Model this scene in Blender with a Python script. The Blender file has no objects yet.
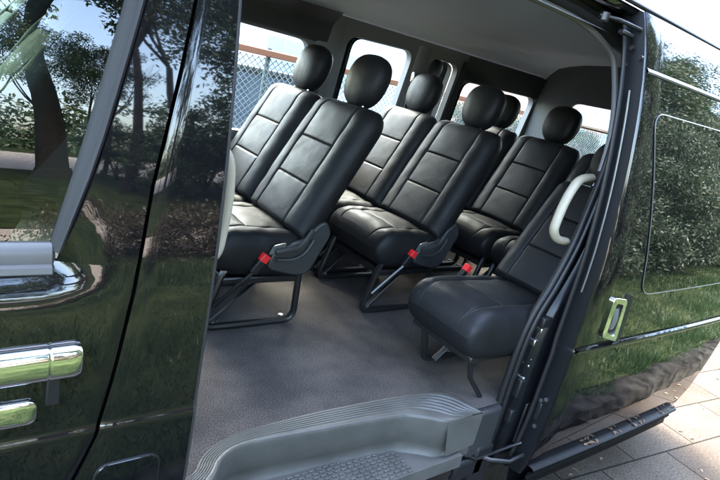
import bpy, bmesh, math, random
import numpy as np
from mathutils import Vector, Matrix
R = math.radians
random.seed(7); rng = np.random.default_rng(7)
scene = bpy.context.scene
COL = scene.collection

# ------------------------------------------------------------------ materials
def nodes(name):
    m = bpy.data.materials.new(name); m.use_nodes = True
    nt = m.node_tree; nt.nodes.clear()
    out = nt.nodes.new('ShaderNodeOutputMaterial')
    return m, nt, out
def N(nt, t, **kw):
    n = nt.nodes.new(t)
    for k, v in kw.items():
        if k.startswith('i_'):
            n.inputs[k[2:].replace('_', ' ')].default_value = v
        else: setattr(n, k, v)
    return n
def mat(name, col, rough=.5, metal=0., spec=.5, noise=None, bump=None, coat=0., rvar=0., sub=None):
    """noise=(scale, amount[, colour2]); bump=(scale, strength[, distance])"""
    m, nt, out = nodes(name)
    b = N(nt, 'ShaderNodeBsdfPrincipled')
    nt.links.new(b.outputs[0], out.inputs[0])
    b.inputs['Base Color'].default_value = (*col, 1)
    b.inputs['Roughness'].default_value = rough
    b.inputs['Metallic'].default_value = metal
    b.inputs['Specular IOR Level'].default_value = spec
    b.inputs['Coat Weight'].default_value = coat
    b.inputs['Coat Roughness'].default_value = .02
    tc = N(nt, 'ShaderNodeTexCoord')
    if noise:
        n = N(nt, 'ShaderNodeTexNoise'); n.inputs['Scale'].default_value = noise[0]; n.inputs['Detail'].default_value = 6
        nt.links.new(tc.outputs['Object'], n.inputs['Vector'])
        r = N(nt, 'ShaderNodeValToRGB')
        c2 = noise[2] if len(noise) > 2 else tuple(min(1, c*(1+noise[1])) for c in col)
        c1 = tuple(c*(1-noise[1]) for c in col)
        r.color_ramp.elements[0].position = .32; r.color_ramp.elements[1].position = .68
        r.color_ramp.elements[0].color = (*c1, 1); r.color_ramp.elements[1].color = (*c2, 1)
        nt.links.new(n.outputs[0], r.inputs[0]); nt.links.new(r.outputs[0], b.inputs['Base Color'])
    if rvar:
        n2 = N(nt, 'ShaderNodeTexNoise'); n2.inputs['Scale'].default_value = 9; n2.inputs['Detail'].default_value = 4
        nt.links.new(tc.outputs['Object'], n2.inputs['Vector'])
        mr = N(nt, 'ShaderNodeMapRange'); mr.inputs[1].default_value = .3; mr.inputs[2].default_value = .7
        mr.inputs[3].default_value = rough-rvar; mr.inputs[4].default_value = rough+rvar
        nt.links.new(n2.outputs[0], mr.inputs[0]); nt.links.new(mr.outputs[0], b.inputs['Roughness'])
    if bump:
        n3 = N(nt, 'ShaderNodeTexNoise'); n3.inputs['Scale'].default_value = bump[0]; n3.inputs['Detail'].default_value = 5
        nt.links.new(tc.outputs['Object'], n3.inputs['Vector'])
        bp = N(nt, 'ShaderNodeBump'); bp.inputs['Strength'].default_value = bump[1]
        bp.inputs['Distance'].default_value = bump[2] if len(bump) > 2 else .002
        nt.links.new(n3.outputs[0], bp.inputs['Height']); nt.links.new(bp.outputs[0], b.inputs['Normal'])
    return m
def leather():
    m, nt, out = nodes('black_leather')
    b = N(nt, 'ShaderNodeBsdfPrincipled'); nt.links.new(b.outputs[0], out.inputs[0])
    b.inputs['Base Color'].default_value = (.0085, .0087, .0100, 1)
    b.inputs['Roughness'].default_value = .4
    b.inputs['Specular IOR Level'].default_value = .22
    tc = N(nt, 'ShaderNodeTexCoord')
    v = N(nt, 'ShaderNodeTexVoronoi'); v.inputs['Scale'].default_value = 420
    w = N(nt, 'ShaderNodeTexNoise'); w.inputs['Scale'].default_value = 7; w.inputs['Detail'].default_value = 7; w.inputs['Distortion'].default_value = .8
    r = N(nt, 'ShaderNodeTexNoise'); r.inputs['Scale'].default_value = 14; r.inputs['Detail'].default_value = 5
    for n in (v, w, r): nt.links.new(tc.outputs['Object'], n.inputs['Vector'])
    b1 = N(nt, 'ShaderNodeBump'); b1.inputs['Strength'].default_value = .22; b1.inputs['Distance'].default_value = .0006
    b2 = N(nt, 'ShaderNodeBump'); b2.inputs['Strength'].default_value = .32; b2.inputs['Distance'].default_value = .012
    nt.links.new(v.outputs['Distance'], b1.inputs['Height']); nt.links.new(w.outputs[0], b2.inputs['Height'])
    nt.links.new(b2.outputs[0], b1.inputs['Normal']); nt.links.new(b1.outputs[0], b.inputs['Normal'])
    mr = N(nt, 'ShaderNodeMapRange'); mr.inputs[1].default_value = .3; mr.inputs[2].default_value = .7
    mr.inputs[3].default_value = .46; mr.inputs[4].default_value = .60
    nt.links.new(r.outputs[0], mr.inputs[0]); nt.links.new(mr.outputs[0], b.inputs['Roughness'])
    return m
def carpet():
    m, nt, out = nodes('grey_carpet')
    b = N(nt, 'ShaderNodeBsdfPrincipled'); nt.links.new(b.outputs[0], out.inputs[0])
    b.inputs['Roughness'].default_value = .95; b.inputs['Specular IOR Level'].default_value = .1
    tc = N(nt, 'ShaderNodeTexCoord')
    n = N(nt, 'ShaderNodeTexNoise'); n.inputs['Scale'].default_value = 300; n.inputs['Detail'].default_value = 3
    n2 = N(nt, 'ShaderNodeTexNoise'); n2.inputs['Scale'].default_value = 5; n2.inputs['Detail'].default_value = 5
    for q in (n, n2): nt.links.new(tc.outputs['Object'], q.inputs['Vector'])
    r = N(nt, 'ShaderNodeValToRGB'); e = r.color_ramp.elements
    e[0].position = .36; e[0].color = (.020, .0182, .017, 1); e[1].position = .66; e[1].color = (.132, .119, .110, 1)
    r2 = N(nt, 'ShaderNodeValToRGB'); e = r2.color_ramp.elements
    e[0].position = .38; e[0].color = (.78, .78, .79, 1); e[1].position = .68; e[1].color = (1.4, 1.34, 1.3, 1)
    mx = N(nt, 'ShaderNodeMix', data_type='RGBA', blend_type='MULTIPLY'); mx.inputs[0].default_value = 1
    nt.links.new(n.outputs[0], r.inputs[0]); nt.links.new(n2.outputs[0], r2.inputs[0])
    nt.links.new(r.outputs[0], mx.inputs[6]); nt.links.new(r2.outputs[0], mx.inputs[7])
    nt.links.new(mx.outputs[2], b.inputs['Base Color'])
    bp = N(nt, 'ShaderNodeBump'); bp.inputs['Strength'].default_value = .7; bp.inputs['Distance'].default_value = .003
    nt.links.new(n.outputs[0], bp.inputs['Height']); nt.links.new(bp.outputs[0], b.inputs['Normal'])
    return m
def pane(name, tint, ior=1.5):
    m, nt, out = nodes(name)
    t = N(nt, 'ShaderNodeBsdfTransparent'); t.inputs[0].default_value = (*tint, 1)
    g = N(nt, 'ShaderNodeBsdfGlossy'); g.inputs['Roughness'].default_value = .0
    f = N(nt, 'ShaderNodeFresnel'); f.inputs[0].default_value = ior
    mx = N(nt, 'ShaderNodeMixShader')
    nt.links.new(f.outputs[0], mx.inputs[0]); nt.links.new(t.outputs[0], mx.inputs[1]); nt.links.new(g.outputs[0], mx.inputs[2])
    nt.links.new(mx.outputs[0], out.inputs[0])
    return m
def leafmat(name, c1, c2):
    m, nt, out = nodes(name)
    b = N(nt, 'ShaderNodeBsdfPrincipled'); b.inputs['Roughness'].default_value = .45
    tr = N(nt, 'ShaderNodeBsdfTranslucent')
    g = N(nt, 'ShaderNodeNewGeometry')
    r = N(nt, 'ShaderNodeValToRGB')
    r.color_ramp.elements[0].color = (*c1, 1); r.color_ramp.elements[1].color = (*c2, 1)
    nt.links.new(g.outputs['Random Per Island'], r.inputs[0])
    nt.links.new(r.outputs[0], b.inputs['Base Color']); nt.links.new(r.outputs[0], tr.inputs[0])
    mx = N(nt, 'ShaderNodeMixShader'); mx.inputs[0].default_value = .35
    nt.links.new(b.outputs[0], mx.inputs[1]); nt.links.new(tr.outputs[0], mx.inputs[2]); nt.links.new(mx.outputs[0], out.inputs[0])
    return m
def paving():
    m, nt, out = nodes('beige_paving')
    b = N(nt, 'ShaderNodeBsdfPrincipled'); b.inputs['Roughness'].default_value = .95; b.inputs['Specular IOR Level'].default_value = .05
    nt.links.new(b.outputs[0], out.inputs[0])
    tc = N(nt, 'ShaderNodeTexCoord')
    mp = N(nt, 'ShaderNodeMapping'); mp.inputs['Rotation'].default_value = (0, 0, R(7))
    nt.links.new(tc.outputs['Object'], mp.inputs[0])
    br = N(nt, 'ShaderNodeTexBrick'); br.offset = .5; br.inputs['Scale'].default_value = 1
    br.inputs['Brick Width'].default_value = .6; br.inputs['Row Height'].default_value = .3
    br.inputs['Mortar Size'].default_value = .006; br.inputs['Mortar Smooth'].default_value = .3
    br.inputs['Color1'].default_value = (.080, .072, .061, 1); br.inputs['Color2'].default_value = (.065, .058, .050, 1)
    br.inputs['Mortar'].default_value = (.018, .017, .015, 1)
    n = N(nt, 'ShaderNodeTexNoise'); n.inputs['Scale'].default_value = 90; n.inputs['Detail'].default_value = 4
    n2 = N(nt, 'ShaderNodeTexNoise'); n2.inputs['Scale'].default_value = 2.2; n2.inputs['Detail'].default_value = 6
    nt.links.new(mp.outputs[0], br.inputs['Vector'])
    for q in (n, n2): nt.links.new(tc.outputs['Object'], q.inputs['Vector'])
    r = N(nt, 'ShaderNodeValToRGB'); e = r.color_ramp.elements
    e[0].position = .3; e[0].color = (.55, .52, .5, 1); e[1].position = .6; e[1].color = (1.1, 1.1, 1.1, 1)
    r2 = N(nt, 'ShaderNodeValToRGB'); e = r2.color_ramp.elements
    e[0].position = .3; e[0].color = (.6, .56, .5, 1); e[1].position = .65; e[1].color = (1.05, 1.04, 1.03, 1)
    nt.links.new(n.outputs[0], r.inputs[0]); nt.links.new(n2.outputs[0], r2.inputs[0])
    m1 = N(nt, 'ShaderNodeMix', data_type='RGBA', blend_type='MULTIPLY'); m1.inputs[0].default_value = 1
    m2 = N(nt, 'ShaderNodeMix', data_type='RGBA', blend_type='MULTIPLY'); m2.inputs[0].default_value = 1
    nt.links.new(br.outputs[0], m1.inputs[6]); nt.links.new(r.outputs[0], m1.inputs[7])
    nt.links.new(m1.outputs[2], m2.inputs[6]); nt.links.new(r2.outputs[0], m2.inputs[7])
    nt.links.new(m2.outputs[2], b.inputs['Base Color'])
    bp = N(nt, 'ShaderNodeBump'); bp.inputs['Strength'].default_value = .5; bp.inputs['Distance'].default_value = .004
    nt.links.new(n.outputs[0], bp.inputs['Height']); nt.links.new(bp.outputs[0], b.inputs['Normal'])
    return m
M = dict(
    paint=mat('black_gloss_paint', (.004, .004, .005), .02, spec=.5, coat=.35),
    jamb=mat('black_jamb_paint', (.005, .0055, .007), .28, spec=.3, bump=(40, .05)),
    jamb2=mat('satin_black_edge', (.0045, .005, .006), .5, spec=.10),
    darkglass=mat('privacy_glass', (.003, .004, .004), .0, spec=.62),
    leather=leather(), carpet=carpet(),
    rubber=mat('black_rubber', (.010, .010, .011), .45, spec=.3, bump=(300, .15, .0006)),
    moulding=mat('grey_satin_moulding', (.085, .083, .083), .4, spec=.4),
    sash=mat('grey_satin_sash', (.030, .029, .029), .55, spec=.15, bump=(200, .1, .0004)),
    garnish=mat('grey_step_plastic', (.068, .0655, .060), .48, noise=(11, .16), bump=(420, .35, .0006), rvar=.06),
    headliner=mat('grey_headliner', (.60, .64, .73), .95, spec=.05, noise=(500, .12), bump=(600, .4, .001)),  # blue cast of lens flare mixed into the grey
    trim=mat('grey_trim_plastic', (.15, .155, .165), .55, bump=(500, .25, .0005)),
    tailtrim=mat('dark_grey_trim', (.065, .068, .075), .6, bump=(500, .25, .0005)),
    darktrim=mat('dark_trim_plastic', (.03, .031, .034), .6, bump=(400, .25, .0005)),
    seatplastic=mat('charcoal_seat_plastic', (.024, .0245, .026), .48, bump=(500, .3, .0005)),
    frame=mat('black_tube_enamel', (.010, .010, .011), .3),
    chrome=mat('chrome', (.82, .82, .83), .05, 1.),
    steel=mat('zinc_steel', (.55, .55, .56), .3, 1., bump=(80, .1)),
    silver=mat('silver_paint', (.20, .205, .205), .28, .6),
    red=mat('red_button_plastic', (.60, .018, .02), .35),
    beige=mat('cream_grip_plastic', (.30, .265, .20), .5, bump=(300, .15, .0005)),
    glass=pane('window_glass', (.80, .90, .86)), doorglass=pane('green_door_glass', (.22, .31, .275), 1.78),
    paving=paving(),
    road=mat('asphalt', (.055, .055, .058), .9, noise=(60, .3), bump=(120, .5, .006)),
    gutter=mat('stained_concrete', (.04, .037, .031), .9, noise=(3.5, .45), bump=(60, .5, .005)),
    kerb=mat('rough_dark_stone', (.018, .018, .015), .95, spec=.05, noise=(9, .7, (.036, .035, .031)), bump=(25, .7, .014)),
    soil=mat('grassy_soil', (.018, .032, .011), .95, spec=.05, noise=(3, .5, (.036, .046, .018)), bump=(30, .8, .02)),
    path=mat('pale_gravel_path', (.30, .27, .235), .95, spec=.05, noise=(70, .25), bump=(90, .6, .01)),
    grass=leafmat('grass_blades', (.014, .040, .011), (.034, .068, .021)),
    leafA=leafmat('tree_leaves', (.018, .042, .014), (.052, .085, .03)),
    leafB=leafmat('shrub_leaves', (.022, .042, .024), (.068, .092, .052)),
    leafC=leafmat('reddish_shrub_leaves', (.025, .03, .013), (.075, .05, .025)),
    bark=mat('dark_bark', (.014, .012, .010), .95, noise=(9, .5), bump=(22, 1., .04)),
    dryleaf=mat('dry_leaf', (.15, .085, .045), .8, noise=(30, .4)),
    dryleaf2=mat('yellow_leaf', (.30, .22, .09), .8, noise=(30, .3)),
    wire=mat('galvanised_wire', (.10, .12, .12), .5, .3),
    orange=mat('orange_rail_paint', (.24, .085, .04), .6),
    wall=mat('pale_render', (.62, .60, .56), .9, noise=(2, .1)),
    winframe=mat('washed_out_window', (.30, .32, .34), .3),  # pane colour lightened to stand in for outdoor overexposure
    roofmat=mat('grey_roof', (.22, .22, .23), .8),
    brick=mat('pink_brick', (.42, .27, .22), .9, noise=(6, .25)),
    bluewall=mat('blue_grey_blocks', (.075, .09, .11), .9, noise=(5, .25), bump=(20, .4, .01)),
    conc=mat('concrete', (.32, .31, .29), .9, noise=(5, .2), bump=(40, .3)),
)

# ------------------------------------------------------------------ mesh builder
class MB:
    def __init__(s): s.v = []; s.f = []
    def add(s, v, f):
        o = len(s.v); s.v += [tuple(p) for p in v]; s.f += [tuple(i+o for i in q) for q in f]; return s
    def grid(s, rows, closed=False, flip=False):
        n = len(rows[0]); v = [p for r in rows for p in r]; f = []
        for i in range(len(rows)-1):
            for j in range(n if closed else n-1):
                k = (j+1) % n
                q = (i*n+j, i*n+k, (i+1)*n+k, (i+1)*n+j)
                f.append(q[::-1] if flip else q)
        return s.add(v, f)
    def box(s, a, b, M_=None):
        (x0, y0, z0), (x1, y1, z1) = a, b
        v = [Vector(p) for p in ((x0,y0,z0),(x1,y0,z0),(x1,y1,z0),(x0,y1,z0),(x0,y0,z1),(x1,y0,z1),(x1,y1,z1),(x0,y1,z1))]
        if M_: v = [M_ @ p for p in v]
        return s.add(v, [(0,3,2,1),(4,5,6,7),(0,1,5,4),(1,2,6,5),(2,3,7,6),(3,0,4,7)])
    def prism(s, poly, vec):
        n = len(poly); vec = Vector(vec)
        v = [Vector(p) for p in poly] + [Vector(p)+vec for p in poly]
        f = [tuple(range(n))[::-1], tuple(range(n, 2*n))] + [(i, (i+1) % n, n+(i+1) % n, n+i) for i in range(n)]
        return s.add(v, f)
    def tube(s, pts, r, seg=10, closed=False, caps=True, flat=None):
        pts = [Vector(p) for p in pts]; n = len(pts); rows = []
        up = None
        for i, p in enumerate(pts):
            if closed: d = (pts[(i+1) % n]-pts[i-1])
            else: d = pts[min(i+1, n-1)]-pts[max(i-1, 0)]
            d.normalize()
            if up is None:
                up = Vector((0,0,1)) if abs(d.z) < .9 else Vector((1,0,0))
            a = d.cross(up)
            if a.length < 1e-6: a = d.orthogonal()
            a.normalize(); b = a.cross(d).normalized(); up = b
            rr = r[i] if isinstance(r, (list, tuple)) else r
            ra, rb = (rr, rr) if flat is None else (rr, rr*flat)
            rows.append([p+a*math.cos(2*math.pi*k/seg)*ra+b*math.sin(2*math.pi*k/seg)*rb for k in range(seg)])
        if closed: rows.append(rows[0])
        o = len(s.v)
        s.grid(rows, closed=True)
        if caps and not closed:
            s.f.append(tuple(range(o, o+seg))); s.f.append(tuple(range(o+(n-1)*seg, o+n*seg))[::-1])
        return s
    def ball(s, c, r, exps=1., seg=20, ring=12, M_=None):
        rows = []
        def sp(x, e): return math.copysign(abs(x)**e, x)
        for i in range(ring+1):
            th = -math.pi/2+math.pi*i/ring
            row = []
            for j in range(seg):
                ph = 2*math.pi*j/seg
                p = Vector((r[0]*sp(math.cos(th), exps)*sp(math.cos(ph), exps), r[1]*sp(math.cos(th), exps)*sp(math.sin(ph), exps), r[2]*sp(math.sin(th), exps)))
                if M_: p = M_ @ p
                row.append(Vector(c)+p)
            rows.append(row)
        return s.grid(rows, closed=True)
    def xf(s, Mx): s.v = [tuple(Mx @ Vector(p)) for p in s.v]; return s
    def islands(s):
        par = list(range(len(s.v)))
        def find(a):
            while par[a] != a: par[a] = par[par[a]]; a = par[a]
            return a
        for f in s.f:
            for q in f[1:]: par[find(q)] = find(f[0])
        out = {}
        for f in s.f: out.setdefault(find(f[0]), []).append(f)
        res = []
        for fs in out.values():
            ids = sorted({i for f in fs for i in f}); mp = {i: k for k, i in enumerate(ids)}
            m = MB(); m.v = [s.v[i] for i in ids]; m.f = [tuple(mp[i] for i in f) for f in fs]; res.append(m)
        return res
    def each(s, name, m, parent=None, **kw):
        return [q.build(name, m, parent, **kw) for q in s.islands()]
    def build(s, name, m, parent=None, smooth=True, bevel=0., sharp=40, solid=0., weld=False):
        me = bpy.data.meshes.new(name); me.from_pydata([tuple(p) for p in s.v], [], s.f)
        bm = bmesh.new(); bm.from_mesh(me)
        if weld: bmesh.ops.remove_doubles(bm, verts=bm.verts, dist=1e-5)
        bmesh.ops.recalc_face_normals(bm, faces=bm.faces)
        bm.to_mesh(me); bm.free()
        o = bpy.data.objects.new(name, me); COL.objects.link(o)
        if isinstance(m, list):
            for q in m: me.materials.append(q)
        else: me.materials.append(m)
        if smooth:
            for p in me.polygons: p.use_smooth = True
            me.set_sharp_from_angle(angle=R(sharp))
        if solid:
            sm = o.modifiers.new('solid', 'SOLIDIFY'); sm.thickness = solid; sm.offset = 0
        if bevel:
            b = o.modifiers.new('bevel', 'BEVEL'); b.width = bevel; b.segments = 2; b.limit_method = 'ANGLE'; b.angle_limit = R(35)
        if parent:
            o.parent = parent
            if parent.type == 'EMPTY' and parent.get('worldkids'): o.location = -parent.location
        return o
def tag(o, label=None, cat=None, group=None, kind=None):
    if label: o['label'] = label
    if cat: o['category'] = cat
    if group: o['group'] = group
    if kind: o['kind'] = kind
    return o
def thing(name, label, cat, loc=(0,0,0), group=None, worldkids=False):
    o = bpy.data.objects.new(name, None); COL.objects.link(o); o.location = loc; o.empty_display_size = .2
    if worldkids: o['worldkids'] = 1
    return tag(o, label, cat, group)
def copytree(o, parent=None):
    c = o.copy(); COL.objects.link(c)
    if parent: c.parent = parent
    for ch in list(o.children): copytree(ch, c)
    return c
def lerp(tab, z):
    return float(np.interp(z, [a for a, b in tab], [b for a, b in tab]))
def smooth(a, b, x):
    t = min(1, max(0, (x-a)/(b-a))); return t*t*(3-2*t)
def frange(a, b, n): return [a+(b-a)*i/n for i in range(n+1)]
def rrect(x0, x1, z0, z1, r, n=6):
    """rounded rectangle outline, counter-clockwise"""
    out = []
    for cx, cz, a0 in ((x1-r, z1-r, 0), (x0+r, z1-r, 90), (x0+r, z0+r, 180), (x1-r, z0+r, 270)):
        for i in range(n+1):
            a = R(a0+90*i/n); out.append((cx+r*math.cos(a), cz+r*math.sin(a)))
    return out
def rpoly(pts, r, n=6):
    out = []; m = len(pts)
    for i in range(m):
        p, a, b = Vector(pts[i]), Vector(pts[i-1]), Vector(pts[(i+1) % m])
        d1, d2 = (a-p), (b-p); k = min(r, d1.length*.45, d2.length*.45)
        s, e = p+d1.normalized()*k, p+d2.normalized()*k
        for j in range(n+1):
            t = j/n; out.append((1-t)**2*s+2*t*(1-t)*p+t*t*e)
    return out

# ------------------------------------------------------------------ camera
cam = bpy.data.cameras.new('camera'); co = bpy.data.objects.new('camera', cam); COL.objects.link(co)
right = Vector((.79178, -.57143, .21575)); down = Vector((-.00226, -.35596, -.93450)); fwd = Vector((.61080, .73943, -.28313))
mw = Matrix((right, -down, -fwd)).transposed().to_4x4(); mw.translation = Vector((0, -.97, 1.65)); co.matrix_world = mw
cam.sensor_width = 36; cam.lens = 36*540/720; cam.clip_start = .05; cam.clip_end = 2000
scene.camera = co

# ------------------------------------------------------------------ the van
FZ = .60                                   # cabin floor height
PROF = [(.28,.05),(.30,.03),(.36,.014),(.45,.004),(.6,0),(.9,-.002),(1.17,0),(1.27,.004),(1.38,.013),(1.48,.024),(1.59,.040),(1.68,.056),(1.75,.070),(1.84,.091),(1.92,.115),(1.99,.140),(2.03,.156),(2.06,.172)]
def prof(z): return lerp(PROF, z)
def ridge(z):                              # the pressed crease under the handles
    return -.005*(1-smooth(.872, .888, z))*smooth(.30, .60, z)
ZL = sorted(set([.30,.33,.36,.40,.45,.5,.56,.63,.7,.76,.82,.86,.872,.876,.88,.884,.888,.895,.93,.98,1.04,1.1,1.14,1.17,1.185,1.2,1.215,1.23,1.27,1.32,1.38,1.43,1.48,1.53,1.59,1.64,1.68,1.72,1.75,1.8,1.84,1.88,1.92,1.96,1.99,2.02,2.05]))
van = thing('van', 'glossy black passenger van parked at the kerb with its sliding side door open', 'van', (1.4, .85, 0), worldkids=True)
GAP = [(.30,.06),(.5,.10),(.70,.18),(.77,.21),(.86,.241),(1.0,.266),(1.18,.288),(1.37,.303),(1.52,.328),(1.7,.357),(2.05,.40)]
def gap(z): return lerp(GAP, z)
BX = .447
# --- centre pillar panel between the front door gap and the door opening
mb = MB()
rows = []
for z in ZL:
    xs = frange(gap(z)+.004, BX-.008, 8)
    r = [(gap(z)+.004, prof(z)+ridge(z)+.05, z), (gap(z)+.004, prof(z)+ridge(z)+.003, z)] + [(x, prof(z)+ridge(z), z) for x in xs[1:]]
    rows.append(r)
mb.grid(rows); mb.build('pillar_panel', M['paint'], van, solid=0)
mb = MB(); rows = []
for z in ZL:
    y = prof(z)+ridge(z)
    rows.append([(BX-.008, y, z), (BX-.004, y+.001, z), (BX+.001, y+.006, z), (BX+.004, y+.03, z), (BX+.004, y+.12, z), (BX-.10, y+.125, z)])
mb.grid(rows); mb.build('pillar_jamb', M['sash'], van)
# --- fuel lid
lid = rrect(.245, .376, .55, .785, .028, 6)
mb = MB()
lv = [[(x, prof(z)+ridge(z)-.0025, z) for x, z in lid], [(x*.97+.31*.03, prof(z)+ridge(z)-.0045, z*.985+.667*.015) for x, z in lid]]
mb.grid([[(x, prof(z)+ridge(z)+.002, z) for x, z in lid]]+lv, closed=True)
n0 = len(mb.v); mb.f.append(tuple(range(n0-len(lid), n0)))
fl = mb.build('fuel_lid', M['paint'], van)
MB().tube([(x, prof(z)+ridge(z)-.001, z) for x, z in lid], .0028, 6, closed=True).build('lid_gap', M['rubber'], fl)
# --- front door
def shoulder(x, z): return .034*smooth(1.165, 1.232, z)*(1-smooth(.12, .235, x))
WR = [(1.23,.158),(1.265,.168),(1.42,.215),(1.69,.277),(2.05,.35)]     # outer edge of the sash strip
WL_ = [(1.23,.138),(1.254,.146),(1.41,.184),(1.685,.247),(2.05,.32)]   # edge of the glass
ZD = [z for z in ZL if z <= 1.232]
mb = MB(); rows = []
for z in ZD:
    x1 = gap(z)-.004
    xs = [-.95+(x1+.95)*t for t in (0,.3,.5,.6,.66,.72,.76,.79,.82,.85,.88,.9,.92,.94,.96,.98,.992,1)]
    r = [(x, prof(z)+ridge(z)+shoulder(x, z)+(.002 if i == 17 else 0), z) for i, x in enumerate(xs)]
    r.append((x1, prof(z)+.05, z)); rows.append(r)
mb.grid(rows)
rows = []
for z in [z for z in ZL if z >= 1.23]:
    x0, x1 = lerp(WR, z), gap(z)-.004
    xs = frange(x0, x1, 6)
    rows.append([(x0, prof(z)+.03, z)]+[(x, prof(z)+shoulder(x, min(z,1.232))*(1-smooth(1.23,1.32,z)), z) for x in xs]+[(x1, prof(z)+.05, z)])
mb.grid(rows)
rows = []
for z in (1.80, 1.84, 1.92, 1.99, 2.05):
    rows.append([(x, prof(z), z) for x in frange(-.6, lerp(WR, z)-.0, 6)])
mb.grid(rows)
fd = mb.build('front_door', M['paint'], van)
tag(fd, 'closed black front door with green tinted window')
mb = MB(); rows = []
for z in frange(1.25, 1.80, 8):
    xa, xb = lerp(WL_, z), lerp(WR, z); y = prof(z)
    rows.append([(xa, y+.040, z), (xa+.001, y+.030, z), (xa+.006, y+.024, z), (xa+(xb-xa)*.55, y+.016, z), (xa+(xb-xa)*.6, y+.011, z), (xb-.006, y+.008, z), (xb-.001, y+.012, z), (xb+.001, y+.03, z)])
mb.grid(rows)
mb.build('window_sash', M['sash'], fd)
mb = MB(); rows = []
for x in frange(-.9, .150, 10):
    b = .0+.0*x
    rows.append([(x, .041, 1.262), (x, .034, 1.262), (x, .026, 1.255), (x, .022, 1.243), (x, .023, 1.226), (x, .014, 1.223), (x, .012, 1.212), (x, .02, 1.206), (x, .04, 1.206)])
rows.append([(.158, .045, 1.25), (.158, .04, 1.25), (.156, .034, 1.246), (.156, .03, 1.24), (.156, .03, 1.224), (.155, .024, 1.22), (.154, .022, 1.208), (.154, .028, 1.203), (.154, .04, 1.2)])
mb.grid(rows); mb.build('belt_moulding', M['moulding'], fd)
mb = MB(); rows = []
for z in frange(1.235, 1.84, 6):
    rows.append([(x, prof(z)+.036, z) for x in frange(-.75, lerp(WL_, z)+.004, 4)])
mb.grid(rows); mb.build('window_pane', M['doorglass'], fd)
# handle: a chrome bar on two posts over a chrome dish
def hz(x): return 1.043+.02*(x-.1)
mb = MB(); rows = []
hx = [-.13,-.128,-.12,-.05,.02,.10,.146,.148,.1505,.1525,.155,.17,.19,.200,.2045,.206]
for i, x in enumerate(hx):
    e = min((x+.13)/.012, 1) if x < 0 else min((.206-x)/.012, 1)
    e = math.sqrt(max(0, 1-(1-max(e, 0))**2)); e = max(e, .02)
    h = .034*(.55+.45*e); d = .013*(.3+.7*e); g = .0016 if i in (8,) else 0
    row = []
    for k in range(20):
        a = 2*math.pi*k/20
        ca, sa = math.cos(a), math.sin(a)
        row.append((x, -.008-(d-g)*math.copysign(abs(ca)**.8, ca)-.004*(1-abs(sa)**2), hz(x)+(h-g)*math.copysign(abs(sa)**.55, sa)))
    rows.append(row)
mb.grid(rows, closed=True); n0 = len(mb.v); mb.f += [tuple(range(20)), tuple(range(n0-20, n0))]
dh = mb.build('door_handle', M['chrome'], fd, sharp=60)
mb = MB()
mb.box((.148, -.014, .955), (.172, .002, 1.03)); mb.box((-.10, -.020, .965), (-.07, .002, 1.03))
mb.each('handle_post', M['rubber'], dh, bevel=.004)
mb = MB(); rows = []
dl = rrect(-.15, .136, .918, .970, .016, 5)
for k, o in ((1.0, .004), (1.0, -.004), (.985, -.007), (.94, -.009), (.7, -.011), (.3, -.0115), (.02, -.0115)):
    rows.append([(-.006+(x+.006)*(1-(1-k)*.35), prof(1)+o, .944+(z-.944)*k) for x, z in dl])
mb.grid(rows, closed=True); mb.build('handle_dish', M['chrome'], dh)

# --- rocker sill under the step and the opening header
mb = MB()
mb.grid([[(x, y, z) for x in (BX-.01, 1.0, 1.74)] for y, z in ((.10,.20),(.055,.21),(.035,.24),(.02,.29),(.012,.34),(.02,.375),(.05,.39),(.12,.395))])
mb.build('rocker_panel', M['paint'], van)
SEAL = [(1.705,.062,.24),(1.697,.045,.38),(1.690,.037,.51),(1.684,.035,.70),(1.690,.035,.868),(1.715,.035,.98),(1.755,.035,1.067),(1.795,.037,1.165),(1.827,.040,1.261),(1.86,.050,1.375),(1.891,.061,1.486),(1.921,.080,1.61),(1.945,.103,1.741),(1.953,.128,1.84),(1.945,.15,1.914),(1.915,.168,1.963),(1.858,.180,1.995),(1.77,.188,2.015),(1.666,.191,2.025),(1.45,.191,2.026),(1.0,.191,2.026),(.55,.191,2.026)]
SV = [Vector(p) for p in SEAL]
def fine(pts, k=4):
    out = []; n = len(pts)
    for i in range(n-1):
        p0, p1, p2, p3 = pts[max(i-1,0)], pts[i], pts[i+1], pts[min(i+2,n-1)]
        for j in range(k):
            t = j/k
            out.append(.5*((2*p1)+(p2-p0)*t+(2*p0-5*p1+4*p2-p3)*t*t+(3*p1-p0-3*p2+p3)*t**3))
    out.append(pts[-1]); return out
SF = fine(SV)
mb = MB(); mb.tube([p+Vector((0,0,0)) for p in SF], .0125, 10)
mb.tube([p+Vector((.012*(1-smooth(1.9,2.,p.z)),-.016,.012*smooth(1.9,2.,p.z))) for p in SF], .009, 8)
mb.build('door_weatherstrip', M['rubber'], van)
WV = [p+Vector((-.002, .008+.040*smooth(1.55,1.95,p.z), -.002-.028*smooth(1.9,2.0,p.z))) for p in SF if p.z > 1.5]
MB().tube(WV, .011, 8).build('opening_welt', M['trim'], van)
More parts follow.
